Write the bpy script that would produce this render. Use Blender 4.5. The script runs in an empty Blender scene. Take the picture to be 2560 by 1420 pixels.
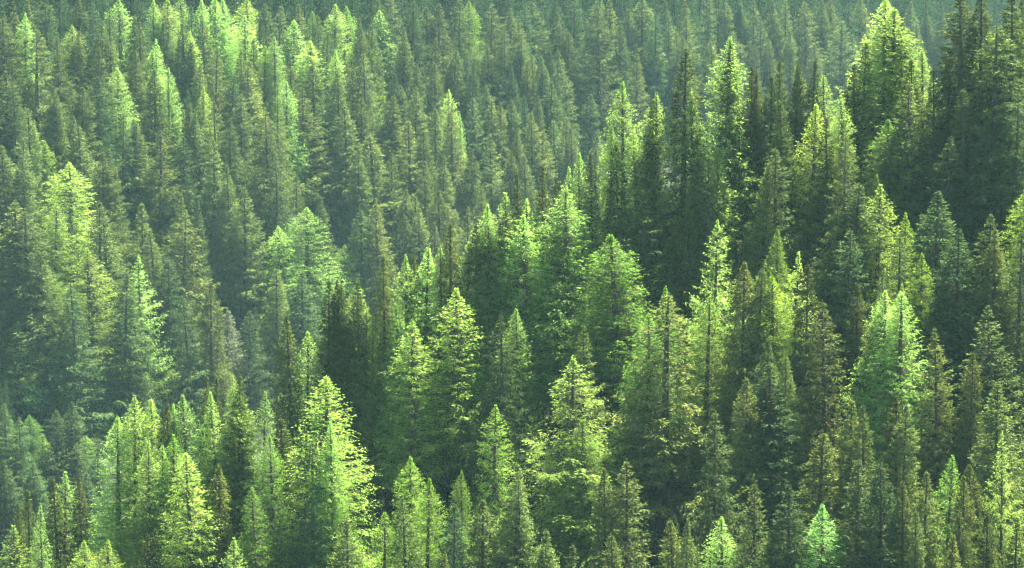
import bpy, math, random
import numpy as np
from mathutils import Vector

random.seed(7)
rng = np.random.default_rng(7)
S = bpy.context.scene
COL = S.collection
R_ = math.radians

# ------------------------------------------------------------------ camera
FPX, PITCH = 6584.0, R_(-8.0)          # focal length in photo pixels, downward pitch
cam_d = bpy.data.cameras.new('camera')
cam_d.sensor_width = 36.0
cam_d.lens = FPX / 2560.0 * 36.0
cam_d.clip_start = 1.0
cam_d.clip_end = 4000.0
cam = bpy.data.objects.new('camera', cam_d)
COL.objects.link(cam)
cam.location = (0, 0, 0)
cam.rotation_euler = (R_(90) + PITCH, 0, 0)
S.camera = cam

# ------------------------------------------------------------------ light
SUN_EL, SUN_AZ = R_(66), R_(42)        # azimuth measured clockwise from +Y (behind the trees, a little right)
w = bpy.data.worlds.new('World'); S.world = w; w.use_nodes = True
nt = w.node_tree
bg = nt.nodes['Background']
sky = nt.nodes.new('ShaderNodeTexSky')
sky.sky_type = 'NISHITA'; sky.sun_disc = False
sky.sun_elevation = SUN_EL; sky.sun_rotation = SUN_AZ
sky.altitude = 1200
nt.links.new(sky.outputs[0], bg.inputs[0])
bg.inputs[1].default_value = 0.05
sun_d = bpy.data.lights.new('sun', 'SUN')
sun_d.energy = 5.0; sun_d.angle = R_(0.6); sun_d.color = (1.0, 0.94, 0.78)
sun = bpy.data.objects.new('sun', sun_d); COL.objects.link(sun)
sun_dir = Vector((math.sin(SUN_AZ)*math.cos(SUN_EL), math.cos(SUN_AZ)*math.cos(SUN_EL), math.sin(SUN_EL)))
sun.rotation_euler = sun_dir.to_track_quat('Z', 'Y').to_euler()
S.view_settings.view_transform = 'Standard'
S.view_settings.look = 'None'
S.view_settings.gamma = 1.0
S.view_settings.use_curve_mapping = False
S.view_settings.exposure = 3.05
cy = S.cycles
cy.max_bounces = 8; cy.diffuse_bounces = 5; cy.glossy_bounces = 1; cy.transmission_bounces = 3
cy.volume_bounces = 1; cy.transparent_max_bounces = 4
cy.use_denoising = True; cy.denoiser = 'OPENIMAGEDENOISE'; cy.denoising_input_passes = 'RGB_ALBEDO_NORMAL'
cy.pixel_filter_type = 'BLACKMAN_HARRIS'; cy.filter_width = 1.3

HAZE_DENSITY = 0.000058
HAZE_COLOR = (0.46, 0.82, 0.88, 1)

# ------------------------------------------------------------------ helpers
def tag(o, label=None, cat=None, group=None, kind=None):
    if label: o['label'] = label
    if cat: o['category'] = cat
    if group: o['group'] = group
    if kind: o['kind'] = kind
    return o

def make_mesh(name, V, F, mats, attrs=None, smooth=False, matidx=None):
    """V (n,3), F (m,k) all faces k-sided."""
    me = bpy.data.meshes.new(name)
    n, (m, k) = len(V), F.shape
    me.vertices.add(n); me.vertices.foreach_set('co', V.astype(np.float32).ravel())
    me.loops.add(m*k); me.loops.foreach_set('vertex_index', F.astype(np.int32).ravel())
    me.polygons.add(m)
    me.polygons.foreach_set('loop_start', np.arange(0, m*k, k, dtype=np.int32))
    me.polygons.foreach_set('loop_total', np.full(m, k, dtype=np.int32))
    if smooth: me.polygons.foreach_set('use_smooth', np.ones(m, dtype=bool))
    if attrs:
        for an, (dom, arr) in attrs.items():
            a = me.attributes.new(an, 'FLOAT', dom)
            a.data.foreach_set('value', arr.astype(np.float32))
    me.update(calc_edges=True)
    for mt in mats: me.materials.append(mt)
    return me

def fbm(x, y, seed=0):
    r = np.random.default_rng(seed)
    out = 0
    for k in range(7):
        a = r.uniform(0, 6.28); f = 1.0 * 1.7**k; p = r.uniform(0, 6.28, 2)
        out = out + np.sin((x*np.cos(a)+y*np.sin(a))*f + p[0]) * np.cos((y*np.cos(a)-x*np.sin(a))*f*0.8 + p[1]) / 1.55**k
    return out

# ------------------------------------------------------------------ materials
def new_mat(name):
    m = bpy.data.materials.new(name); m.use_nodes = True
    m.node_tree.nodes.clear()
    return m, m.node_tree.nodes, m.node_tree.links

def foliage_mat(name, trans, gloss, brown=(0.13, 0.115, 0.035, 1), per_vertex=None, cone=0.75):
    m, N, L = new_mat(name)
    out = N.new('ShaderNodeOutputMaterial')
    if per_vertex is None:
        oi = N.new('ShaderNodeObjectInfo'); base = oi.outputs['Color']
    else:
        rgb = N.new('ShaderNodeRGB'); rgb.outputs[0].default_value = (*per_vertex, 1); base = rgb.outputs[0]
    at = N.new('ShaderNodeAttribute'); at.attribute_name = 'tint'
    tp = N.new('ShaderNodeAttribute'); tp.attribute_name = 'cone'
    mr = N.new('ShaderNodeMapRange'); mr.inputs['To Min'].default_value = 0.55; mr.inputs['To Max'].default_value = 1.5
    L.new(at.outputs['Fac'], mr.inputs['Value'])
    hs = N.new('ShaderNodeHueSaturation')
    mh = N.new('ShaderNodeMapRange'); mh.inputs['To Min'].default_value = 0.515; mh.inputs['To Max'].default_value = 0.485
    L.new(at.outputs['Fac'], mh.inputs['Value']); L.new(mh.outputs[0], hs.inputs['Hue'])
    L.new(mr.outputs[0], hs.inputs['Value']); L.new(base, hs.inputs['Color'])
    mx = N.new('ShaderNodeMix'); mx.data_type = 'RGBA'
    mul = N.new('ShaderNodeMath'); mul.operation = 'MULTIPLY'; mul.inputs[1].default_value = cone
    L.new(tp.outputs['Fac'], mul.inputs[0]); L.new(mul.outputs[0], mx.inputs['Factor'])
    L.new(hs.outputs[0], mx.inputs['A']); mx.inputs['B'].default_value = brown
    d = N.new('ShaderNodeBsdfDiffuse'); t = N.new('ShaderNodeBsdfTranslucent')
    L.new(mx.outputs['Result'], d.inputs[0])
    hs2 = N.new('ShaderNodeHueSaturation'); hs2.inputs['Hue'].default_value = 0.495
    hs2.inputs['Saturation'].default_value = 1.08; hs2.inputs['Value'].default_value = 1.10
    L.new(mx.outputs['Result'], hs2.inputs['Color']); L.new(hs2.outputs[0], t.inputs[0])
    ms = N.new('ShaderNodeMixShader'); ms.inputs[0].default_value = trans
    L.new(d.outputs[0], ms.inputs[1]); L.new(t.outputs[0], ms.inputs[2])
    L.new(ms.outputs[0], out.inputs[0])
    return m

M_SPRUCE = foliage_mat('spruce_needles', 0.26, 0.0, cone=.5)
M_LARCH = foliage_mat('larch_needles', 0.70, 0.0, cone=0.0)
M_THICK = foliage_mat('thicket_needles', 0.35, 0.0, per_vertex=(0.032, 0.066, 0.024), cone=0.3)  # needle colour darkened to deepen the shade in the gaps
M_SHRUB = foliage_mat('shrub_leaves', 0.45, 0.02, per_vertex=(0.06, 0.14, 0.045), cone=0.0)
M_BROAD = foliage_mat('broad_leaves', 0.5, 0.03, cone=0.0)

def bark_mat(name, c1, c2, rough=0.9):
    m, N, L = new_mat(name)
    out = N.new('ShaderNodeOutputMaterial'); p = N.new('ShaderNodeBsdfPrincipled')
    tc = N.new('ShaderNodeTexCoord'); mp = N.new('ShaderNodeMapping'); mp.inputs['Scale'].default_value = (6, 6, 1.2)
    no = N.new('ShaderNodeTexNoise'); no.inputs['Scale'].default_value = 2.0; no.inputs['Detail'].default_value = 6
    L.new(tc.outputs['Object'], mp.inputs[0]); L.new(mp.outputs[0], no.inputs['Vector'])
    cr = N.new('ShaderNodeValToRGB')
    cr.color_ramp.elements[0].position = 0.35; cr.color_ramp.elements[0].color = (*c1, 1)
    cr.color_ramp.elements[1].position = 0.7; cr.color_ramp.elements[1].color = (*c2, 1)
    L.new(no.outputs['Fac'], cr.inputs[0]); L.new(cr.outputs[0], p.inputs['Base Color'])
    p.inputs['Roughness'].default_value = rough
    b = N.new('ShaderNodeBump'); b.inputs['Strength'].default_value = 0.6; b.inputs['Distance'].default_value = 0.05
    L.new(no.outputs['Fac'], b.inputs['Height']); L.new(b.outputs[0], p.inputs['Normal'])
    L.new(p.outputs[0], out.inputs[0])
    return m
M_BARK = bark_mat('bark', (0.030, 0.027, 0.015), (0.085, 0.075, 0.045))
M_GREYBARK = bark_mat('grey_bark', (0.06, 0.057, 0.040), (0.15, 0.145, 0.11))
M_STONE = bark_mat('scree_stone', (0.03, 0.035, 0.025), (0.095, 0.10, 0.085), 0.85)  # stone colour darkened to stand in for the shade of trees

m, N, L = new_mat('forest_floor')
out = N.new('ShaderNodeOutputMaterial'); p = N.new('ShaderNodeBsdfPrincipled'); p.inputs['Roughness'].default_value = 1
tc = N.new('ShaderNodeTexCoord')
n1 = N.new('ShaderNodeTexNoise'); n1.inputs['Scale'].default_value = 0.12; n1.inputs['Detail'].default_value = 8
n2 = N.new('ShaderNodeTexNoise'); n2.inputs['Scale'].default_value = 1.6; n2.inputs['Detail'].default_value = 8
L.new(tc.outputs['Object'], n1.inputs['Vector']); L.new(tc.outputs['Object'], n2.inputs['Vector'])
c1 = N.new('ShaderNodeValToRGB'); c1.color_ramp.elements[0].position = .4; c1.color_ramp.elements[1].position = .62
c1.color_ramp.elements[0].color = (0.030, 0.045, 0.018, 1); c1.color_ramp.elements[1].color = (0.035, 0.036, 0.018, 1)  # floor colours kept extra dark, painting deeper shade between the trees
c2 = N.new('ShaderNodeValToRGB'); c2.color_ramp.elements[0].position = .35; c2.color_ramp.elements[1].position = .7
c2.color_ramp.elements[0].color = (0.35, 0.35, 0.35, 1); c2.color_ramp.elements[1].color = (1, 1, 1, 1)
L.new(n1.outputs['Fac'], c1.inputs[0]); L.new(n2.outputs['Fac'], c2.inputs[0])
mx = N.new('ShaderNodeMix'); mx.data_type = 'RGBA'; mx.blend_type = 'MULTIPLY'; mx.inputs['Factor'].default_value = 1
L.new(c1.outputs[0], mx.inputs['A']); L.new(c2.outputs[0], mx.inputs['B']); L.new(mx.outputs['Result'], p.inputs['Base Color'])
bp = N.new('ShaderNodeBump'); bp.inputs['Distance'].default_value = 0.3; L.new(n2.outputs['Fac'], bp.inputs['Height'])
L.new(bp.outputs[0], p.inputs['Normal']); L.new(p.outputs[0], out.inputs[0])
M_FLOOR = m

# ------------------------------------------------------------------ terrain
KN, KF = 0.80, 1.12          # distance scale of the near spur and of the far slope

def h_near(x, y):
    x = x/KN; y = y/KN
    return KN*_near(x, y)

def h_far(x, y):
    z = KF*_far(x/KF, y/KF)
    top = 30.0                                    # the slope eases off into a shoulder above the frame
    return np.where(z > top, top + 45*(1-np.exp(-(z-top)/90.0)), z)

def _near(x, y):
    yc = 352 + 0.17*x
    zc = -67.5 + 0.47*x
    u = y - yc
    a = np.where(u < 0, 0.70*u, -0.62*u)
    return zc + a - 2.2*np.exp(-(u/6.0)**2) + 0.6*fbm(x/23.0, y/23.0, 3)

def _far(x, y):
    return -373.7 - 0.616*x + 0.540*y + 2.0*fbm(x/60.0, y/60.0, 5) + 0.5*fbm(x/13.0, y/13.0, 6)

def terrain(x, y):
    x = np.asarray(x, float); y = np.asarray(y, float)
    cam_hill = -2.0 - 0.72*np.maximum(y, 0) + 0.12*np.minimum(0, y)*0 - 0.0*x
    near = h_near(np.clip(x, -130, 150), y)
    near = np.minimum(near, 30)
    z = np.maximum(np.maximum(near, h_far(x, y)), np.maximum(cam_hill, -150.0 + 0.7*fbm(x/30., y/30., 9)))
    return z

gx = np.concatenate([np.arange(-420, -190, 12.), np.arange(-190, 250, 3.0), np.arange(250, 421, 12.)])
gy = np.concatenate([np.arange(-60, 200, 12.), np.arange(200, 1040, 3.0), np.arange(1040, 1281, 15.)])
X, Y = np.meshgrid(gx, gy)
Z = terrain(X, Y)
nx, ny = len(gx), len(gy)
idx = np.arange(nx*ny).reshape(ny, nx)
F = np.stack([idx[:-1, :-1], idx[:-1, 1:], idx[1:, 1:], idx[1:, :-1]], -1).reshape(-1, 4)
ground = bpy.data.objects.new('terrain', make_mesh('terrain', np.stack([X, Y, Z], -1).reshape(-1, 3), F, [M_FLOOR], smooth=True))
COL.objects.link(ground); tag(ground, kind='structure')

# ------------------------------------------------------------------ haze
hm, N, L = new_mat('haze_air')
out = N.new('ShaderNodeOutputMaterial'); pv = N.new('ShaderNodeVolumePrincipled')
pv.inputs['Color'].default_value = HAZE_COLOR
pv.inputs['Density'].default_value = HAZE_DENSITY
pv.inputs['Anisotropy'].default_value = 0.1
L.new(pv.outputs[0], out.inputs['Volume'])
x0, x1, y0, y1, z0, z1 = -430., 430., -70., 1290., -156., 120.
V = np.array([(x, y, z) for x in (x0, x1) for y in (y0, y1) for z in (z0, z1)])
F = np.array([(0, 1, 3, 2), (4, 6, 7, 5), (0, 4, 5, 1), (2, 3, 7, 6), (0, 2, 6, 4), (1, 5, 7, 3)])
hz = bpy.data.objects.new('haze', make_mesh('haze', V, F, [hm])); COL.objects.link(hz)
tag(hz, 'thin blue green haze filling the valley between the slopes', kind='stuff')

# ------------------------------------------------------------------ tree meshes
def norm(a): return a / np.maximum(np.linalg.norm(a, axis=-1, keepdims=True), 1e-9)

def sprays(P, D, length, width, r):
    """elongated diamonds: start P, direction D; returns V,F(tri pairs as quads)"""
    n = len(P)
    rnd = r.normal(size=(n, 3))
    side = norm(np.cross(D, rnd))
    nrm = norm(np.cross(D, side))
    mid = P + D*(length*0.45)[:, None] + nrm*(width*0.15)[:, None]
    a, b = P, P + D*length[:, None]
    c, d = mid + side*(width*0.5)[:, None], mid - side*(width*0.5)[:, None]
    V = np.stack([a, c, b, d], 1).reshape(-1, 3)
    F = np.arange(4*n).reshape(n, 4)
    return V, F

def tube_many(curves, radii, sides=3):
    """curves (n,k,3), radii (n,k)"""
    n, k, _ = curves.shape
    T = norm(np.gradient(curves, axis=1))
    ref = np.zeros_like(T); ref[..., 0] = .31; ref[..., 1] = .2; ref[..., 2] = .93
    U = norm(np.cross(T, ref)); W = np.cross(T, U)
    ang = np.arange(sides)*2*np.pi/sides
    ring = curves[:, :, None, :] + radii[:, :, None, None]*(U[:, :, None, :]*np.cos(ang)[None, None, :, None] + W[:, :, None, :]*np.sin(ang)[None, None, :, None])
    V = ring.reshape(-1, 3)
    base = np.arange(n*k*sides).reshape(n, k, sides)
    a = base[:, :-1]; b = base[:, 1:]
    F = np.stack([a, np.roll(a, -1, 2), np.roll(b, -1, 2), b], -1).reshape(-1, 4)
    return V, F

def conifer(seed, kind, dens=1.0):
    """tree of height 28 m; returns dict of (V,F,tint,cone) crown, trunk, branches"""
    r = np.random.default_rng(seed)
    H = 28.0
    larch = kind.startswith('larch')
    P = dict(
        spruce=dict(R=4.7, p=.82, base=.10, wh=.44, nb=9, el0=.85, el1=-.36, up=.34, hang=.85, jit=.15, sl=.37, sw=.090, tl=.26, gap=.03),
        spruce_slim=dict(R=3.3, p=.78, base=.06, wh=.40, nb=8, el0=.95, el1=-.50, up=.22, hang=1.0, jit=.20, sl=.36, sw=.088, tl=.32, gap=.03),
        spruce_layered=dict(R=5.0, p=.86, base=.12, wh=.62, nb=9, el0=.75, el1=-.24, up=.55, hang=.60, jit=.20, sl=.37, sw=.090, tl=.24, gap=.06),
        spruce_rag=dict(R=4.5, p=.74, base=.14, wh=.52, nb=7, el0=.70, el1=-.40, up=.36, hang=1.1, jit=.24, sl=.37, sw=.090, tl=.28, gap=.16),
        larch=dict(R=4.7, p=.68, base=.12, wh=.30, nb=8, el0=1.05, el1=.10, up=.14, hang=1.1, jit=.07, sl=.24, sw=.048, tl=.24, gap=.03),
        larch_open=dict(R=6.4, p=.84, base=.12, wh=.55, nb=8, el0=.55, el1=-.16, up=.40, hang=1.1, jit=.20, sl=.28, sw=.060, tl=.22, gap=.10),
        larch_col=dict(R=3.9, p=.60, base=.16, wh=.36, nb=7, el0=1.0, el1=.0, up=.18, hang=1.1, jit=.11, sl=.24, sw=.050, tl=.28, gap=.08),
    )[kind]
    # lean/curve of stem
    ca, cb = r.normal(0, .12, 2), r.uniform(0, 6.28)
    def stem(z):
        q = z/H
        return np.stack([ca[0]*np.sin(q*3+cb)*1.5*q, ca[1]*np.sin(q*2.3+cb)*1.5*q, z], -1)
    # lopsidedness per azimuth and lumps
    lob = r.uniform(0, 6.28, 3); la = r.uniform(.03, .14, 3)
    zb = []; z = H*P['base']
    while z < H-.25:
        zb += [z + r.normal(0, .12) for _ in range(P['nb'] + (1 if larch else 0))]
        z += P['wh']*r.uniform(.7, 1.3)*(1.0 if z < H*.8 else .75)
    zb = np.clip(np.array(zb), H*P['base'], H-.2)
    nB = len(zb)
    az = (np.arange(nB)*2.399963 + r.normal(0, .5, nB)) % (2*np.pi)
    q = 1 - zb/H                                          # 0 top .. 1 base
    prof = .95*P['R']*q**P['p']*np.clip(q/.12, 0, 1)**(.50 if larch else .10)
    low = np.clip((q-.72)/.28, 0, 1); prof *= 1-.35*low*low      # draws in near the ground
    L = prof*(1 + la[0]*np.sin(az+lob[0]) + la[1]*np.sin(2*az+lob[1]+q*5) + la[2]*1.5*np.sin(q*17+lob[2]))
    L *= r.normal(1, P['jit']*.8, nB).clip(.45, 1.45)
    L = np.maximum(L, .10)
    keep = r.random(nB) > P['gap']*(q > .08)
    zb, az, q, L = zb[keep], az[keep], q[keep], L[keep]; nB = len(zb)
    el = P['el0'] + (P['el1']-P['el0'])*np.clip(q*1.9, 0, 1)**.7 + r.normal(0, .18 if larch else .13, nB)
    K = 7
    s = np.linspace(0, 1, K)
    hor = s[None, :]*L[:, None]*np.cos(el*.6)[:, None]
    ver = L[:, None]*(np.tan(el)[:, None]*s[None, :]*.8 + P['up']*(s[None, :]**2.4)*np.clip(q*2, .1, 1)[:, None]*.6 - .10*np.sin(s*np.pi)[None, :]*np.clip(q*2, 0, 1)[:, None])
    yaw = az[:, None] + r.normal(0, .16, nB)[:, None]*s[None, :]**1.5
    st = stem(zb)
    C = np.stack([st[:, None, 0] + hor*np.cos(yaw), st[:, None, 1] + hor*np.sin(yaw), st[:, None, 2] + ver], -1)
    br = (0.010 + 0.0085*L)[:, None]*(1-.8*s)[None, :]
    bV, bF = tube_many(C, br, 3)
    # twigs along each branch
    per_m = (4.2 if larch else 6.8)*dens
    nt_ = np.maximum(4, (L*per_m*(1.25 if not larch else 1.1)).astype(int))
    B = np.repeat(np.arange(nB), nt_)
    n = len(B)
    u = r.random(n)**.8*.93 + .07
    inner = .12 if larch else .18
    u = inner + (1-inner)*u
    f = u*(K-1); i0 = np.minimum(f.astype(int), K-2); fr = (f-i0)[:, None]
    base = C[B, i0]*(1-fr) + C[B, i0+1]*fr
    T = norm(C[B, i0+1]-C[B, i0])
    up = np.array([0, 0, 1.0])
    sd = norm(np.cross(T, up))*np.where(r.random(n) < .5, 1, -1)[:, None]
    stp = np.clip(q[B]*6+.22, .22, 1)
    tl = (L[B]*P['tl']*(1.15-u*.75) + .22*stp)*r.uniform(.6, 1.3, n)
    tl = np.minimum(tl, 1.5)
    fw = r.uniform(.35, .9, n)[:, None]
    hang = (P['hang']*r.uniform(.2, 1.4, n)*np.clip(q[B]*2.2, .15, 1))[:, None]
    D = norm(T*fw + sd*r.uniform(.5, 1.0, n)[:, None] - up*hang + r.normal(0, .14, (n, 3)))
    # tip leader
    # sprays along twigs
    m = np.maximum(2, (tl/(.115 if larch else .145)).astype(int))
    TI = np.repeat(np.arange(n), m); ns = len(TI)
    v = r.random(ns)
    start = base[TI] + D[TI]*(tl[TI]*v*.85)[:, None] - up*(hang[TI, 0]*tl[TI]*v*v*.35)[:, None] + r.normal(0, .035, (ns, 3))
    Ds = norm(D[TI] + r.normal(0, .42 if larch else .34, (ns, 3)) - up*(.25*hang[TI]))
    Ls = P['sl']*r.uniform(.6, 1.35, ns)*(1-.25*v)*(.3+.7*stp[TI])
    Ws = P['sw']*r.uniform(.7, 1.4, ns)
    if dens < .6: Ls *= 1.35; Ws *= 1.7
    # leader shoot
    nl = 26
    zl = H - .05 - r.random(nl)*1.5
    start2 = stem(zl); D2 = norm(np.stack([r.normal(0, .5, nl), r.normal(0, .5, nl), r.uniform(.5, 1.3, nl)], -1))
    start = np.vstack([start, start2]); Ds = np.vstack([Ds, D2])
    Ls = np.concatenate([Ls, r.uniform(.15, .3, nl)]); Ws = np.concatenate([Ws, np.full(nl, .09)])
    cV, cF = sprays(start, Ds, Ls, Ws, r)
    # tint per spray: clumps per branch + random
    tb = r.normal(.5, .11 if larch else .21, nB)
    tint = np.concatenate([np.clip(tb[B][TI] + r.normal(0, .10, ns) + .10*(u[TI]-.5), 0, 1), np.full(nl, .6)])
    # brown cones / dry tips cluster near top of spruces
    cz = np.clip(1-(H-start[:, 2])/6.0, 0, 1)
    cone = np.where(r.random(len(start)) < .25*cz+.09, 1.0, 0.0)*r.uniform(.4, 1, len(start))
    # trunk
    zt = np.linspace(-1.2, H+.1, 15)
    rt = .36*(1-np.clip(zt/H, 0, 1))**.8 + .02; rt[:2] *= 1.35
    tV, tF = tube_many(stem(zt)[None], rt[None], 8)
    # a few dead snags under the crown
    return dict(crown=(cV, cF, tint, cone), trunk=(tV, tF), branches=(bV, bF))

KINDS = {'spruce': 5, 'spruce_slim': 4, 'spruce_layered': 4, 'spruce_rag': 3, 'larch': 5, 'larch_open': 3, 'larch_col': 3}
LIB = {}
for kd, cnt in KINDS.items():
    for i in range(cnt):
        t = conifer(100*len(LIB)+i+11, kd)
        cV, cF, ti, co = t['crown']
        fm = M_LARCH if kd.startswith('larch') else M_SPRUCE
        bV, bF = t['branches']
        nc, nb_ = len(cF), len(bF)
        z_ = np.zeros(nb_)
        me_c = make_mesh('crown', np.vstack([cV, bV]), np.vstack([cF, bF+len(cV)]), [fm, M_BARK],
                         {'tint': ('FACE', np.concatenate([ti, z_])), 'cone': ('FACE', np.concatenate([co, z_]))})
        me_c.polygons.foreach_set('material_index', np.concatenate([np.zeros(nc), np.ones(nb_)]).astype(np.int32))
        me_t = make_mesh('trunk', *t['trunk'], [M_BARK], smooth=True)
        me_tg = me_t.copy(); me_tg.materials[0] = M_GREYBARK
        me_cg = me_c.copy(); me_cg.materials[1] = M_GREYBARK
        LIB.setdefault(kd, []).append((me_c, me_t, me_cg, me_tg))
print('sprays per crown', {k: len(v[0][0].polygons) for k, v in LIB.items()})

# ------------------------------------------------------------------ where every tree stands
# rows: zx zy code width-factor height; zx zy count in a window of the photograph enlarged 2.958 times
# codes: s sunlit spruce, d dark spruce, y layered spruce, r ragged spruce, n slim spruce, b back-lit spruce on the crest,
#        l bright larch, g shaded larch, o open-limbed larch, c columnar larch, p pale half-dead spruce
FAR = {
(0, 0): """0 80 s 1;90 10 s .9;40 125 r 1.2;165 95 l .8;245 205 r 1.2;215 -10 s .9;335 -20 d 1.3;430 255 y .8;540 182 l 1.1;550 250 s 1.1 25;
570 -5 d 1.1;690 10 d .9;780 50 d 1;735 150 s 1;810 255 s 1;890 -12 l 1.3;985 110 s .8;1020 155 s 1;1050 10 d .9;1110 0 l .9;1165 65 n 1;1150 288 l .8;
1210 165 d .8;1245 -5 l 1.3;1360 -30 l 1.2;1300 160 l .8;1318 205 s 1;1378 140 s .9;1425 35 d .9;1437 228 l .8;1392 312 n 1;1510 130 s 1;1490 0 l 1;1572 60 d .9;
1600 -30 l 1.1;1660 -5 l 1.2;1572 352 s .9;1800 112 l 1.3;1812 -12 l 1.3;1855 292 s .8;1917 158 l 1.1;1960 20 d 1;2032 30 s 1;2030 272 l .9;2148 150 l 1.3;
2142 412 s .8;2220 32 s 1;2282 300 l 1.4;2332 482 s 1.2;2310 82 g .9;2352 105 s .9;2472 32 l 1.2;2492 362 l .8;2115 598 l 1;2032 642 s .8;2480 520 s 1;
62 525 s 1.4;572 602 s .9;428 632 s 1;368 692 s .9;382 722 s 1;600 642 s 1.2;648 632 s .9;722 562 d 1;902 500 l 1.2;992 372 s .9;1135 378 l 1.2;
1132 515 s 1.1;1228 500 l .8;1277 572 s 1;1402 662 d .6;1468 640 l .8;1397 790 s .9;1447 835 s .9;1582 752 s 1.1;1772 365 s .9;1832 440 s 1;1835 492 y 1.4;1795 690 r 1;
1978 822 r 1.3;2230 652 y 1.3;1697 880 s 1.1;1577 1032 y 1.1;1697 1215 s .8;225 805 y 1.1;272 905 l .5;166 1030 s 1;186 1152 s 1.1;322 1042 g .9 22;
545 852 s 1;606 915 s 1.3;512 1198 l 1.7 29;742 1122 s 1;802 1102 s .9;967 912 y 1.4;992 872 s .9;1167 955 s 1.1;12 1068 s 1.2;2190 1290 s .8 22;
700 350 s 1;1480 480 s .9;1700 560 d 1;1940 330 g .9;2400 250 d 1;130 560 d .9;900 850 d 1;1330 1000 d 1;2050 1150 d 1""",
(850, 0): """60 45 g 1;150 128 s .8;140 205 s .8;240 142 s .8;325 76 l 1.3;190 292 g 1.1;200 382 r 1;32 366 s .9;92 512 s 1.1;280 -15 s 1;390 -40 r 1;480 198 s .8;
648 52 s 1.4;742 22 s 1;725 282 s .9;567 475 s .9;702 458 s 1;812 322 s .8;836 362 s 1.2;882 -12 r 1.1;955 5 g 1.1;1120 22 r 1.2;1202 172 s .9;1097 338 y 1.2;
1087 622 s .9;965 452 d .9;922 432 d .8;1112 732 s 1.1;967 712 y 1.1;1190 752 s .8;1267 742 s 1.1;1290 502 d .9;1362 442 s .8;1362 702 d .8;1427 402 s .9;
1442 12 y 1.7;1520 402 s .8;1522 510 s .9;1612 370 y 1.2;1572 362 d .9;1706 230 s 1.1;1550 602 s 1.2;1730 -20 d 1.1;1602 -25 d 1;1900 -30 s 1.2;1942 40 r 1.6 36;
2022 0 s 1.2;2232 -15 s 1.5;2400 0 d 1;2452 112 y 1;2502 232 y 1.1;2212 396 y 1.1;1447 702 s .8;1422 822 s 1;1492 972 y 1.3;1602 882 y 1.1;1667 852 s 1;
1742 952 s .9;1397 1142 s 1;1322 982 s .9;1267 1122 s .9;1122 992 s 1.1;985 1110 s .9;842 920 y 1.4;797 660 l .8;800 760 s 1;892 832 l .5;682 792 s 1;
642 962 s 1.1;522 882 s 1.3;547 642 s 1.1;452 622 s 1;372 702 s 1.1;397 542 d 1;177 722 s 1.2;42 782 s 1.3;242 992 s 1.5;126 1100 s 1;392 1130 y .9;
622 1190 s 1;752 1152 s .9;495 1385 s .7 22;1910 1000 s 1.1;1912 1086 s .9;1050 1385 s .9 22;2080 150 d 1;2330 90 d 1;1840 700 d 1.1;560 -30 d 1;500 60 d 1;1270 60 s 1.1;1320 140 s 1.1;1240 190 d 1;1330 260 d 1;1350 20 d 1;1600 90 s 1;1660 160 d 1;2120 60 s 1;1300 330 d 1""",
(1700, 0): """62 115 y 1.1;50 0 s 1;372 -10 s 1.2;466 30 s .9;540 2 s 1.1;702 0 s 1;792 -15 s 1;940 6 r 1.3;822 232 s 1;702 280 y 1;1190 142 y 1.6 29;1840 65 s .9;
1940 55 s .9;1330 -30 s 1.1;1240 20 d 1;1060 -10 s 1;1700 10 s 1;430 -60 d 1;180 -40 r .9;1120 -30 s 1;250 290 s 1;0 270 s 1;600 130 d 1;1300 250 s 1;
1760 170 s 1;560 330 s .9;1000 330 s 1""",
(0, 470): """130 90 r 1.5 31;200 170 r 1.7 31;402 112 c 1.3 26;736 92 r 1.2;792 125 s 1.1;1032 105 s 1;1142 312 s 1;1326 45 y .9;1350 182 r 1.4;1442 90 s .7;1802 -10 s 1.2;
2366 55 s .8;2262 142 l 1.7 25;2060 278 l 1.2 22;2126 262 g 1 22;2032 590 s 1 24;657 442 c 1.6 27;1032 492 o .85 27;1540 692 s 1;1667 898 p 1.1 17;
350 1152 p .6 10;130 985 o .75 15;786 1142 o .7 13;1265 1322 o .6 10;2230 620 d 1.2;60 300 d 1.3;1240 500 d 1;1420 800 d 1.1;1840 900 d 1 20;900 640 d 1.2;320 500 g 1.2 24;560 700 d 1.2""",
(850, 470): """30 420 g 1.2 18;292 98 s 1.1;492 12 s 1.1;557 60 s 1;570 148 s 1.2;520 190 s 1;1062 0 s .9;932 142 s .9;732 22 s 1.3;150 150 d 1.1;700 250 s 1""",
(0, 940): """762 92 o .5 9;640 440 g 1 9;230 290 g .9 9;420 90 g .9 9;60 420 g 1 11;300 430 g .8 7;40 200 d 1 20;150 300 d .9 18;560 500 d .9 14;690 560 d 1 16;30 620 d 1.1 18;110 520 d .9 14;400 250 d 1 17;520 190 d 1 18;250 640 d .9 14;640 720 d 1 16""",
}
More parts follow.
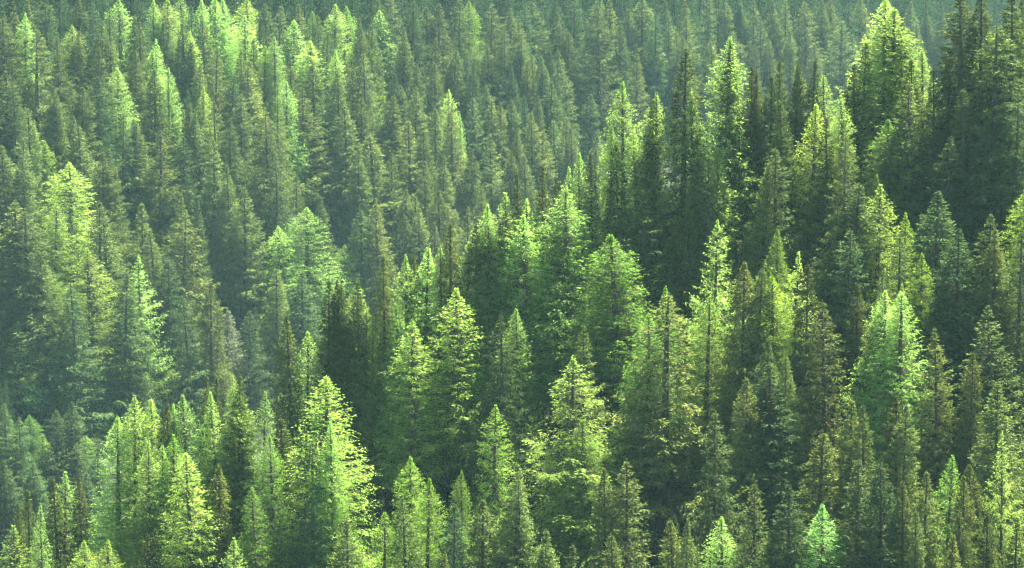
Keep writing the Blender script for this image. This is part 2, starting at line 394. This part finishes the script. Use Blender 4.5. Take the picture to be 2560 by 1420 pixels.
NEAR = {
(850, 0): """2110 598 l 1.1;2312 680 l 1;2318 735 b .7;2532 362 b 1.4;2250 960 l 1.2;2256 1035 b 1.1;2362 1012 b .9;2102 1062 b 1;1766 1120 l .8;1690 1228 l .8;
1886 1130 b .8;1486 1215 b .7;1370 1262 b .7;1610 1320 n .5;1566 1335 n .5;2000 930 l .9""",
(1700, 0): """326 266 l 1.2;362 345 b 1;156 652 l 1;132 962 b 1;142 1162 s .8;522 475 b .8;612 525 b .7;736 440 b .8;846 475 b .8;884 455 b .6;930 440 b .9;
462 722 b 1;600 700 b 1;786 742 b 1;725 1092 r 1.2;640 1210 l .8;1106 555 l 1.3;1240 702 l .9;960 760 l 1;1116 862 b 1;1230 982 r 1;
1520 -20 l 1.4;1555 62 l 1.9 31;1600 55 l 1.4;1656 152 b .9;1562 462 b 1;1342 312 b 1;1312 472 b 1.1;1682 602 y 1.2;1816 362 l 1;1732 432 b 1;1900 492 b 1;
1546 882 g 1.4;1440 1285 g .8 20;2120 -60 b 1.9 36;2262 -60 b 1.4 36;2440 -80 b 1.4 36;2062 262 b 1.3;2352 172 r 1.8 33;2132 652 b 1.4;2540 -20 b 1.2;
205 1165 r 1;292 1110 l 1;1980 560 b 1.1;2300 900 d 1.3;1000 830 g 1.1;2480 700 d 1.3;1930 1000 d 1.2;700 560 d 1""",
(0, 470): """2160 930 b 1.1;2260 1065 l 1;2392 682 b .9;2462 782 b .9;2508 680 b .9;1540 1392 n .7;1738 1378 l .6""",
(850, 470): """10 690 b .7;102 672 b .8;182 700 l 1;235 930 l .7;345 500 n .9;492 488 l .9;600 430 l 1.1;566 505 b .7;736 430 l .9;832 250 b 1.1;1032 160 l 1.1;
1136 110 l .9;1002 272 b 1;1086 255 n .7;1136 245 b .7;1256 28 l 1.2;1252 142 b .8;1122 352 b 1.2;1366 80 l 1.1;1442 180 l .7;1380 192 l 1.2 31;1656 0 l 1.5 33;
1802 280 l 1;1952 42 b 1.2;2068 342 g 1.8 27;2540 142 g 1.3;1002 615 l 1.1;892 735 l 1.4;700 922 g .7;560 972 l 1.4;370 1152 n .9;1800 1012 s 1;1714 1240 o 1.5 28;
2400 730 g .9;2412 775 r 1.8 31;2300 930 g 1.2;640 905 n .7;920 400 l .9;1200 930 d 1.1;1340 880 l .9 24;460 850 l .9;180 900 l 1;2280 80 d 1.3""",
(1700, 470): """244 222 o .82 27;202 802 g 1.2;470 540 s 1.1;540 582 s 1;842 466 o .78 27;962 552 b .8;720 300 g .9;1112 832 r 1.3;1626 342 y 1.1;1450 592 s .7;
1545 652 n .8;1330 702 n 1;1500 752 l 1.1;1592 712 l .6;1642 770 l 1.4 27;1462 -30 c 1.2;1652 182 g .8;2262 190 y 1.3;2336 290 s 1;2506 300 y 1.1;2540 -10 g 1.2;
2342 872 y 1.3;1936 1042 y 1;2150 1212 s .8;640 1112 s 1;806 1232 s .8;1240 -30 d 1.6;1900 20 d 1.5;2050 300 d 1.4;1800 480 g 1;1250 300 d 1.2;700 650 g 1.1""",
(0, 940): """850 298 l 1.2;970 142 l 1.1;1092 175 l 1;1405 128 l 1.1;1290 200 l .6;1236 202 b .9;1540 8 b .8;1740 -2 b .9;1620 112 l .8;1796 145 l 1.2;1922 110 l .8;
1270 430 g 1;1412 560 l 1.4;1190 512 l .8;1636 662 n 1.2;1895 820 g 1.1;2112 312 n 1.5;2016 432 g 1;2420 0 l 1.7 30;2470 330 l .8;456 708 l 1;440 760 b 1;592 740 n .9;
202 842 n .9;162 932 b .7;300 932 l .6;92 1115 l 1.2;612 1205 l 1.1;746 1205 l 1.1;1122 1130 n .9;1032 1172 n .9;880 1385 l .6;1700 1190 l .9;1500 250 l 1.1;1080 500 l 1;2300 500 d 1.2""",
(850, 940): """65 1080 s 1.2;502 890 y 1;702 1312 s .8;1046 900 s 1.2;1272 642 s 1;1352 742 y 1.1;1452 1132 s 1;1802 330 g 1.3;2096 622 r 1.2;1952 682 s .9;
2042 1172 s 1;2512 1062 s 1;520 600 g 1.1;892 692 g .7;620 750 g 1;1462 1282 s .9;330 1000 g 1.1;800 950 d 1.1;1130 200 g 1;1650 1250 d 1""",
(1700, 940): """440 12 n 1;490 22 s 1;270 252 r 1;700 -100 d 1.6;1046 412 s 1.3;1236 165 s 1.1;1420 212 b .9;1616 132 b 1;1656 222 s 1;1302 612 y 1.3;546 772 s 1.1;
316 1042 l 1.1;686 1162 g 1.2;1080 960 l 1.2;1682 782 b 1;1812 702 s 1;1722 982 s .8;1986 572 g .9;2200 652 b 1.1;2130 722 b .9;2412 402 o .6;2346 42 s 1.2;
150 1262 s .6;15 1042 s .8;830 1400 g .4;1500 640 d 1.2;2300 1000 b 1.1;2500 1080 b 1.1;1950 1150 s 1;820 800 d 1.2;2060 1000 b 1""",
}

def ray(px, py):
    dx, dz = (px-1280)/FPX, -(py-710)/FPX
    c, s_ = math.cos(PITCH), math.sin(PITCH)
    return dx, c - s_*dz, s_ + c*dz        # x, y, z per unit of depth

HEIGHT = dict(s=(25, 29), d=(25, 29), y=(24, 28), r=(27, 31), n=(20, 25), b=(25, 30), l=(24, 28), g=(22, 26), o=(24, 27), c=(24, 26), p=(15, 17))
SHAPE = dict(s=('spruce', 'spruce', 'spruce', 'spruce_layered'), d=('spruce', 'spruce_rag'), y=('spruce_layered',), r=('spruce_rag',), n=('spruce_slim',),
             b=('spruce_slim', 'spruce_slim', 'spruce'), l=('larch', 'larch', 'larch', 'larch_col'), g=('larch', 'larch_col', 'larch'), o=('larch_open',), c=('larch_col',), p=('spruce_layered',))
# needle base colours; sunlit, shaded and back-lit looks are painted into them
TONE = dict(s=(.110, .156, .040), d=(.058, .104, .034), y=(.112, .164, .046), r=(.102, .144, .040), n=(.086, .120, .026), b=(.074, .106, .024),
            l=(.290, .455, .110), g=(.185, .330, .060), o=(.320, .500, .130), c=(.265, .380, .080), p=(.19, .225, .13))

def solve(px, py, H, far):
    dx, dy, dz = ray(px, py)
    H = H*(KF if far else KN)
    if far:
        D = np.arange(400*KF, 900*KF, .5)
        g = h_far(D*dx, D*dy)
    else:
        D = np.arange(255*KN, 420*KN, .2)
        g = h_near(D*dx, D*dy)
    clear = D*dz - g
    if not far:                       # only up to just behind the crest
        ok = (D*dy) < KN*352 + .17*D*dx + 9*KN
        D, clear = D[ok], clear[ok]
    hit = np.nonzero(clear <= H)[0]
    if len(hit): i = hit[0]
    else:
        i = int(np.argmin(clear))
        H = clear[i]
    D_ = D[i]
    return D_*dx, D_*dy, D_*dz - clear[i], clear[i], D_

rec = []
rs = random.Random(3)
for far, cat in ((True, FAR), (False, NEAR)):
    for (ox, oy), txt in cat.items():
        for row in txt.replace('\n', '').split(';'):
            a = row.split()
            if not a: continue
            px, py = ox + float(a[0])/2.958, oy + float(a[1])/2.958
            k = a[2]; wf = float(a[3])
            H = float(a[4]) if len(a) > 4 else rs.uniform(*HEIGHT[k])
            x, y, z, Hh, D = solve(px, py, H, far)
            rec.append(dict(px=px, py=py, k=k, w=wf, x=x, y=y, z=z, H=Hh, D=D, far=far))
print('catalogued', len(rec), 'H max', max(r['H'] for r in rec), 'H min', min(r['H'] for r in rec))

# ------------------------------------------------------------------ plant them
seen = {}
def plant(r):
    k = r['k']; larch = k in 'lgoc'
    kd = rs.choice(SHAPE[k]); lib = LIB[kd]
    me = lib[rs.randrange(len(lib))]
    nm = 'larch_tree' if larch else 'spruce_tree'
    root = bpy.data.objects.new(nm, None); root.empty_display_size = 1
    root.location = (r['x'], r['y'], r['z']); root.rotation_euler = (rs.gauss(0, .02), rs.gauss(0, .02), rs.uniform(0, 6.28))
    kk = KF if r['far'] else KN
    sz = r['H']/28.0
    sxy = kk*r['w']*(.55 + .45*sz/kk)*((1.42 if larch else 1.32) if r['far'] else (1.28 if larch else 1.15))
    root.scale = (sxy, sxy, sz)
    COL.objects.link(root)
    c = TONE[k]; v = rs.uniform(.72, 1.3); yel = rs.uniform(-.10, .10)
    if larch and not r['far'] and r['px'] > 1500 and r['py'] < 700: yel += .06
    if larch and r['py'] > 1150 and r['px'] > 1500: yel -= .10
    col = (c[0]*v*(1+yel), c[1]*v, c[2]*v*(1-yel), 1)
    grey = (not larch and rs.random() < .10) or k == 'p'
    for nm2, mm in (('crown', me[2] if grey else me[0]), ('trunk', me[3] if grey else me[1])):
        o = bpy.data.objects.new(nm2, mm); o.parent = root; o.color = col
        COL.objects.link(o)
    tag(root, None, 'larch' if larch else 'spruce')
    r['obj'] = root
    return root
for r in rec: plant(r)

# ------------------------------------------------------------------ labels
MARKS = [  # photo position, full label, short name the neighbours refer to
 (2214, -7, 'old yellow green larch rising highest at the top of the near ridge', None),
 (2226, 21, 'wide yellow green larch with dark stem dominating the upper right ridge', 'the wide larch on the upper right ridge'),
 (1410, 470, 'tall light green larch with visible dark stem in mid ridge', 'the tall mid ridge larch'),
 (1316, 535, 'slender light green larch just left of the tall mid ridge larch', None),
 (1429, 889, 'open larch with long drooping limbs in the centre foreground', 'the open foreground larch'),
 (818, 940, 'broad feathery larch with sunlit right flank in the lower left centre', 'the broad feathery larch'),
 (2255, 730, 'brilliant green pointed larch among dark spruces on the right', 'the brilliant green larch on the right'),
 (1985, 627, 'open green larch with bare dark lower stem right of centre', 'the open larch right of centre'),
 (1782, 545, 'pale green open larch with spreading feathery limbs below the ridge', 'the pale spreading larch'),
 (1563, 202, 'slender bright larch alone against the hazy valley on the ridge', 'the lone bright skyline larch'),
 (1810, 90, 'rounded bright larch with a dark spruce growing in front', 'the rounded skyline larch'),
 (1706, 122, 'tall dark backlit spruce between two bright skyline larches', 'the tall dark skyline spruce'),
 (1665, 732, 'huge shaggy spruce with hanging boughs right of centre', 'the huge shaggy spruce'),
 (2417, -20, 'enormous dark spruce at the top right corner of the ridge', 'the enormous corner spruce'),
 (1039, 799, 'pointed light green larch on the lower ridge front', 'the pointed lower ridge larch'),
 (1151, 718, 'wide leaning pair of light green larch with dark limbs', 'the wide larch with dark limbs'),
 (328, 988, 'tall pointed bright larch at the left end of the ridge', 'the tall larch at the left ridge end'),
 (477, 1129, 'large bright larch with dark stem low in the left foreground', 'the low left foreground larch'),
 (154, 1179, 'pale tipped larch near the lower left corner', 'the pale tipped lower left larch'),
 (31, 1317, 'vivid green larch in the bottom left corner', 'the bottom left corner larch'),
 (1019, 1241, 'small layered spruce lit at the bottom centre left', 'the bottom centre left spruce'),
 (2065, 1264, 'bright young larch at the bottom right edge', 'the bright young bottom larch'),
 (2515, 1076, 'fresh green larch near the lower right corner', 'the lower right corner larch'),
 (2464, 534, 'tall layered spruce with upturned tips near the right edge', 'the layered right edge spruce'),
 (2354, 822, 'small open topped layered spruce right of the brilliant larch', None),
 (1549, 585, 'broad dark green shaded larch in the middle of the near slope', 'the broad shaded larch'),
 (173, 405, 'large bright larch on the left of the far slope', 'the large bright far left larch'),
 (305, 169, 'small bright larch alone among dark spruces, upper left', 'the lone upper left larch'),
 (765, 518, 'big pale green larch standing low on the far slope', 'the big pale larch above the valley'),
 (348, 636, 'tall ragged larch with lit crown low on the far left', 'the ragged far left larch'),
 (564, 774, 'pale grey half dead spruce in the shaded valley', 'the pale grey valley spruce'),
 (1506, 13, 'very tall sunlit spruce high on the far slope', 'the very tall far spruce'),
 (836, 11, 'bright pointed larch at the top of the far slope', 'the bright top larch'),
 (960, 26, 'rounded bright larch near the top centre left', 'the rounded top larch'),
 (2102, 48, 'wide hazy spruce with spreading limbs across the valley', 'the wide hazy spruce'),
 (620, 166, 'spruce with pale upturned layered boughs, upper left centre', 'the pale layered spruce'),
 (532, 349, 'full sunlit spruce in the middle of the far left slope', 'the full mid left spruce'),
 (1135, 311, 'spruce with pointed crown in the centre of the far slope', 'the pointed far centre spruce'),
 (1132, 122, 'narrow tall spruce high in the centre of the far slope', 'the narrow far centre spruce'),
 (1221, 114, 'layered sunlit spruce with bare stem showing near the top', 'the layered top centre spruce'),
 (2046, 187, 'light green larch at the saddle of the right ridge', 'the light green saddle larch'),
 (118, 858, 'small dead topped spruce in shade at the far left', 'the dead topped left spruce'),
 (43, 803, 'drooping open larch in shade at the left edge', 'the drooping left edge larch'),
]
DESCR = dict(s='olive green spruce', d='dark green spruce', y='layered spruce', r='ragged spruce', n='slim dark spruce',
             b='dark backlit spruce', l='bright larch', g='mid green larch', o='open limbed larch', c='columnar larch', p='pale grey spruce')
used = set(); anchors = []
for mx_, my_, full, short in MARKS:
    c_ = sorted((r for r in rec if 'lab' not in r), key=lambda r: math.hypot(r['px']-mx_, r['py']-my_) + (60 if ('larch' in full[:60]) != (r['k'] in 'lgoc') else 0))[0]
    c_['lab'] = full; used.add(full)
    if short: anchors.append((c_, short))
def direction(dx, dy):
    a = math.degrees(math.atan2(-dy, dx)) % 360
    return ['right of', 'up and right of', 'above', 'up and left of', 'left of', 'down and left of', 'below', 'down and right of'][int(((a+22.5) % 360)//45)]
for r in rec:
    if 'lab' in r: continue
    near_a = sorted(anchors, key=lambda a: math.hypot(a[0]['px']-r['px'], a[0]['py']-r['py']))[:7]
    size = 'tall ' if r['H'] > (28*(KF if r['far'] else KN)) else ''
    if r['w'] <= .8: size = 'narrow '
    elif r['w'] >= 1.3: size = 'broad '
    if r['k'] == 'n': size = ''
    done = False
    for a, short in near_a:
        dx, dy = r['px']-a['px'], r['py']-a['py']; dd = math.hypot(dx, dy)
        for far_w in (['close', 'just'] if dd < 90 else (['a little way'] if dd < 190 else ['some way', 'well'])):
            lab = '%s%s %s %s %s' % (size, DESCR[r['k']], far_w, direction(dx, dy), short)
            lab = lab.strip()
            if lab not in used and len(lab.split()) <= 16:
                r['lab'] = lab; used.add(lab); done = True; break
        if done: break
    if not done:
        r['lab'] = '%s%s partly hidden among its neighbours near %s' % (size, DESCR[r['k']], near_a[0][1])
for r in rec:
    r['obj']['label'] = r['lab']
    r['obj']['group'] = ('larches' if r['k'] in 'lgoc' else 'spruces') + (' on the far slope' if r['far'] else ' on the near spur')
print('labels over 16 words', sum(len(r['lab'].split()) > 16 for r in rec), 'repeats', len(rec)-len(set(r['lab'] for r in rec)))

# ------------------------------------------------------------------ thicket of lower trees between (one mass)
CREST = np.array([(-200, 1500), (0, 1330), (230, 1060), (450, 1000), (640, 990), (800, 740), (960, 660), (1200, 540), (1400, 450), (1560, 230), (1810, 150), (2000, 200), (2200, 40), (2700, -200)])
def project(x, y, z):
    c, s_ = math.cos(PITCH), math.sin(PITCH)
    d = y*c + z*s_; v = -y*s_ + z*c
    return 1280 + FPX*x/d, 710 - FPX*v/d, d
lows = [conifer(900+i, k, dens=.42) for i, k in enumerate(('spruce', 'spruce_layered', 'spruce_rag'))]
pos = np.array([(r['x'], r['y']) for r in rec])
cand = []
for far in (False, True):
    sp = 3.9 if not far else 7.4
    xs = np.arange(-80, 88, sp) if not far else np.arange(-215, 260, sp)
    ys = np.arange(204, 310, sp) if not far else np.arange(480, 1000, sp)
    for x in xs:
        for y in ys:
            xx, yy = x + rs.uniform(-.45, .45)*sp, y + rs.uniform(-.45, .45)*sp
            if far:
                z = float(h_far(xx, yy))
                if float(terrain(xx, yy)) > z + .3: continue
            else:
                z = float(h_near(xx, yy))
                if yy > KN*352+.17*xx + 12: continue
            H = rs.uniform(5, 12.5)*(KF if far else KN)
            px, py, d = project(xx, yy, z+H)
            bx, by, _ = project(xx, yy, z)
            if far and by < 235:
                H = rs.uniform(21, 28)*KF; px, py, d = project(xx, yy, z+H)
            elif far and by < 300:
                H *= 1.1; px, py, d = project(xx, yy, z+H)
            if px < -150 or px > 2710 or py > 1470 or by < (-420 if far else -200): continue
            if not far and py < np.interp(px, CREST[:, 0], CREST[:, 1]) + 70: continue
            if far and by > np.interp(px, CREST[:, 0], CREST[:, 1]) + 420: continue
            if far and abs(px-160) < 130 and 1010 < by < 1300: continue
            if np.min(np.hypot(pos[:, 0]-xx, pos[:, 1]-yy)) < (1.9 if not far else 2.6): continue
            cand.append((xx, yy, z, H, d))
print('thicket trees', len(cand))
low_col = bpy.data.collections.new('young_spruce_models')
for i, t in enumerate(lows):
    cV, cF, ti, co = t['crown']
    sel = rng.permutation(len(cF))[:5200]
    Vq = cV.reshape(-1, 4, 3)[sel].reshape(-1, 3)
    zt = np.array([-.8, 14, 27.8]); cv = np.stack([np.zeros(3), np.zeros(3), zt], -1)
    V2, F2 = tube_many(cv[None], np.array([[.3, .18, .03]]), 5)
    V = np.vstack([Vq, V2])/28.0; Fq = np.vstack([np.arange(4*len(sel)).reshape(-1, 4), F2+len(Vq)])
    zz = np.zeros(len(F2))
    me = make_mesh('young_spruce', V, Fq, [M_THICK, M_BARK], {'tint': ('FACE', np.concatenate([ti[sel], zz])), 'cone': ('FACE', np.concatenate([co[sel], zz]))})
    me.polygons.foreach_set('material_index', np.concatenate([np.zeros(len(sel)), np.ones(len(F2))]).astype(np.int32))
    low_col.objects.link(bpy.data.objects.new('young_spruce', me))
pm = bpy.data.meshes.new('young_spruce_thicket'); n_ = len(cand)
pm.vertices.add(n_); pm.vertices.foreach_set('co', np.array([(x, y, z) for x, y, z, H, d in cand], np.float32).ravel())
for an, arr in (('hgt', [c[3] for c in cand]), ('wid', [c[3]*rs.uniform(1.0, 1.5) for c in cand]), ('rot', [rs.uniform(0, 6.28) for c in cand])):
    a = pm.attributes.new(an, 'FLOAT', 'POINT'); a.data.foreach_set('value', np.array(arr, np.float32))
th = bpy.data.objects.new('young_spruce_thicket', pm); COL.objects.link(th)
tag(th, 'dark mass of lower young spruces filling the gaps between the tall trees', kind='stuff')
ng = bpy.data.node_groups.new('thicket', 'GeometryNodeTree')
ng.interface.new_socket('Geometry', in_out='INPUT', socket_type='NodeSocketGeometry')
ng.interface.new_socket('Geometry', in_out='OUTPUT', socket_type='NodeSocketGeometry')
N, L = ng.nodes, ng.links
gi, go = N.new('NodeGroupInput'), N.new('NodeGroupOutput')
iop = N.new('GeometryNodeInstanceOnPoints'); ci = N.new('GeometryNodeCollectionInfo')
ci.inputs['Collection'].default_value = low_col; ci.inputs['Separate Children'].default_value = True; ci.inputs['Reset Children'].default_value = True
iop.inputs['Pick Instance'].default_value = True
def nattr(nm):
    a = N.new('GeometryNodeInputNamedAttribute'); a.data_type = 'FLOAT'; a.inputs['Name'].default_value = nm; return a.outputs['Attribute']
cs = N.new('ShaderNodeCombineXYZ'); cr_ = N.new('ShaderNodeCombineXYZ')
w_ = nattr('wid'); L.new(w_, cs.inputs[0]); L.new(w_, cs.inputs[1]); L.new(nattr('hgt'), cs.inputs[2]); L.new(nattr('rot'), cr_.inputs[2])
L.new(gi.outputs[0], iop.inputs['Points']); L.new(ci.outputs[0], iop.inputs['Instance'])
L.new(cs.outputs[0], iop.inputs['Scale']); L.new(cr_.outputs[0], iop.inputs['Rotation'])
ri = N.new('FunctionNodeRandomValue'); ri.data_type = 'INT'
for s__ in ri.inputs:
    if s__.type == 'INT' and s__.name == 'Max': s__.default_value = 2
L.new([o for o in ri.outputs if o.type == 'INT'][0], iop.inputs['Instance Index'])
L.new(iop.outputs[0], go.inputs[0])
md = th.modifiers.new('thicket', 'NODES'); md.node_group = ng
print('lib tris', sum(2*(len(a[0].polygons)+len(a[1].polygons)) for v in LIB.values() for a in v))

# ------------------------------------------------------------------ broadleaf bushes, undergrowth
def bush_mesh(seed, H, R, leaf=.22, n=9000):
    r = np.random.default_rng(seed)
    nl = 26
    ct = norm(r.normal(size=(nl, 3)))*np.array([R*.72, R*.72, H*.34])*r.uniform(.35, 1, nl)[:, None]**.5 + np.array([0, 0, H*.58])
    which = r.integers(0, nl, n)
    rad = r.uniform(.20, .36, nl)*R
    P = ct[which] + norm(r.normal(size=(n, 3)))*(rad[which]*r.random(n)**.33)[:, None]*np.array([1, 1, .75])
    D = norm(r.normal(size=(n, 3)))
    V, F = sprays(P, D, leaf*r.uniform(.6, 1.3, n), leaf*.55*r.uniform(.7, 1.3, n), r)
    s_ = np.linspace(0, 1, 5)
    C = np.stack([c[None, :]*np.stack([s_**1.3, s_**1.3, s_], -1) for c in ct])
    bV, bF = tube_many(C, (0.05*R*.5)*(1-.8*s_)[None, :]*np.ones((nl, 1)), 4)
    tint = np.clip(r.normal(.5, .15, nl)[which] + r.normal(0, .12, n), 0, 1)
    return V, F, tint, bV, bF
def bush(px, py, H, R, far, col, label, group, name='leafy_shrub', cat='shrub', seed=1, leaf=.22):
    kk = KF if far else KN
    x, y, z, Hh, D = solve(px, py, H/kk, far)
    V, F, ti, bV, bF = bush_mesh(seed, Hh, R, leaf)
    root = bpy.data.objects.new(name, None); root.location = (x, y, z-.1); COL.objects.link(root)
    c = bpy.data.objects.new('crown', make_mesh('crown', V, F, [M_BROAD], {'tint': ('FACE', ti), 'cone': ('FACE', ti*0)}))
    c.color = (*col, 1); c.parent = root; COL.objects.link(c)
    b = bpy.data.objects.new('stems', make_mesh('stems', bV, bF, [M_BARK])); b.parent = root; COL.objects.link(b)
    tag(root, label, cat, group)
bush(2525, 52, 17, 5.5, False, (.24, .36, .07), 'sunlit yellow green broadleaf tree behind the dark spruces at upper right', None, 'broadleaf_tree', 'tree', 5, .3)
for i, (px, py, H, R, lab) in enumerate((
    (95, 955, 9, 4.5, 'round shaded green shrub under the left edge larches'),
    (35, 1060, 8, 5, 'dark green shrub at the left edge above the scree'),
    (215, 1082, 8, 4, 'light green shrub on the right side of the scree'),
    (75, 1150, 8, 4.5, 'mid green shrub left of the scree patch'),
    (150, 1190, 7, 4, 'low green shrub at the foot of the scree'),
    (20, 1190, 9, 5, 'dense green shrub below the scree at the left edge'),
    (290, 1000, 6, 3.5, 'small shrub in shade behind the left ridge larches'))):
    bush(px, py, H, R, True, (.04+.012*(i % 3), .09+.015*(i % 2), .035), lab, 'shrubs round the scree', seed=20+i, leaf=.34)

# scree stones and the grey outcrop
def slab(r, size):
    a = r.uniform(0, 6.28, 7); a.sort(); rad = size*r.uniform(.6, 1.1, 7)
    top = np.stack([rad*np.cos(a), rad*np.sin(a)*.7, r.normal(0, size*.06, 7)+size*.18], -1)
    bot = top*np.array([1.1, 1.1, 0]) - np.array([0, 0, size*.22])
    return top, bot
def stones(name, pts, mat, r, smin, smax, parent=None):
    bm_v, bm_f, o_ = [], [], 0
    for (x, y, z) in pts:
        size = r.uniform(smin, smax)
        top, bot = slab(r, size)
        V = np.vstack([top, bot, [[0, 0, size*.25]]])
        tx, ty, a = r.normal(0, .3), r.normal(-.5, .25), r.uniform(0, 6.28)
        Rz = np.array([[math.cos(a), -math.sin(a), 0], [math.sin(a), math.cos(a), 0], [0, 0, 1]])
        Rx = np.array([[1, 0, 0], [0, math.cos(ty), -math.sin(ty)], [0, math.sin(ty), math.cos(ty)]])
        V = V @ Rz.T @ Rx.T + np.array([x, y, z])
        f = [(i, (i+1) % 7, 14) for i in range(7)]
        for i in range(7):
            j = (i+1) % 7; f += [(i+7, j+7, j), (i+7, j, i)]
        bm_v.append(V); bm_f.append(np.array(f)+o_); o_ += 15
    o = bpy.data.objects.new(name, make_mesh(name, np.vstack(bm_v), np.vstack(bm_f), [mat])); COL.objects.link(o)
    if parent: o.parent = parent
    return o
def ground_at(px, py, far=True):
    x, y, z, _, _ = solve(px, py, .02, far); return x, y, z
r5 = np.random.default_rng(55)
pts = [ground_at(r5.uniform(70, 260), r5.uniform(1040, 1260)) for _ in range(520)]
tag(stones('scree', pts, M_STONE, r5, .25, .8), 'patch of loose grey slabs on the lower far slope at left', kind='stuff')
pts = [ground_at(r5.uniform(1742, 1800), r5.uniform(30, 120)) for _ in range(90)]
oc = stones('rock_outcrop', pts, M_STONE, r5, 1.2, 3.4)
tag(oc, 'grey broken rock outcrop between hazy spruces high on the far slope', kind='stuff')

# forest floor plants: grass tufts, bilberry and fallen twigs, uncountable
r6 = np.random.default_rng(77)
P_ = []
for far, n_ in ((False, 9000), (True, 16000)):
    px = r6.uniform(-60, 2620, n_); py = r6.uniform(-100, 1900, n_)
    D = np.arange(200, 345, .5) if not far else np.arange(480, 1000, 1.0)
    c_, s_ = math.cos(PITCH), math.sin(PITCH)
    dx = (px-1280)/FPX; dz = -(py-710)/FPX
    ry, rz = c_-s_*dz, s_+c_*dz
    hf = h_far if far else h_near
    Xg, Yg = D[None]*dx[:, None], D[None]*ry[:, None]
    cl = D[None]*rz[:, None] - hf(Xg, Yg)
    hit = np.argmax(cl < 0, 1); ok = cl[np.arange(n_), hit] < 0
    x, y = Xg[np.arange(n_), hit][ok], Yg[np.arange(n_), hit][ok]
    P_.append(np.stack([x, y, terrain(x, y)], -1))
P_ = np.vstack(P_)
B_ = np.repeat(np.arange(len(P_)), 6); n_ = len(B_)
P0 = P_[B_] + np.stack([r6.normal(0, .45, n_), r6.normal(0, .45, n_), r6.uniform(0, .25, n_)], -1)
D_ = norm(np.stack([r6.normal(0, .6, n_), r6.normal(0, .6, n_), r6.uniform(.4, 1.2, n_)], -1))
V, F = sprays(P0, D_, r6.uniform(.35, .9, n_), r6.uniform(.12, .3, n_), r6)
gc = bpy.data.objects.new('undergrowth', make_mesh('undergrowth', V, F, [M_SHRUB], {'tint': ('FACE', r6.random(n_)*.8), 'cone': ('FACE', r6.random(n_)*0)}))
COL.objects.link(gc); tag(gc, 'low grass and bilberry covering the forest floor', kind='stuff')
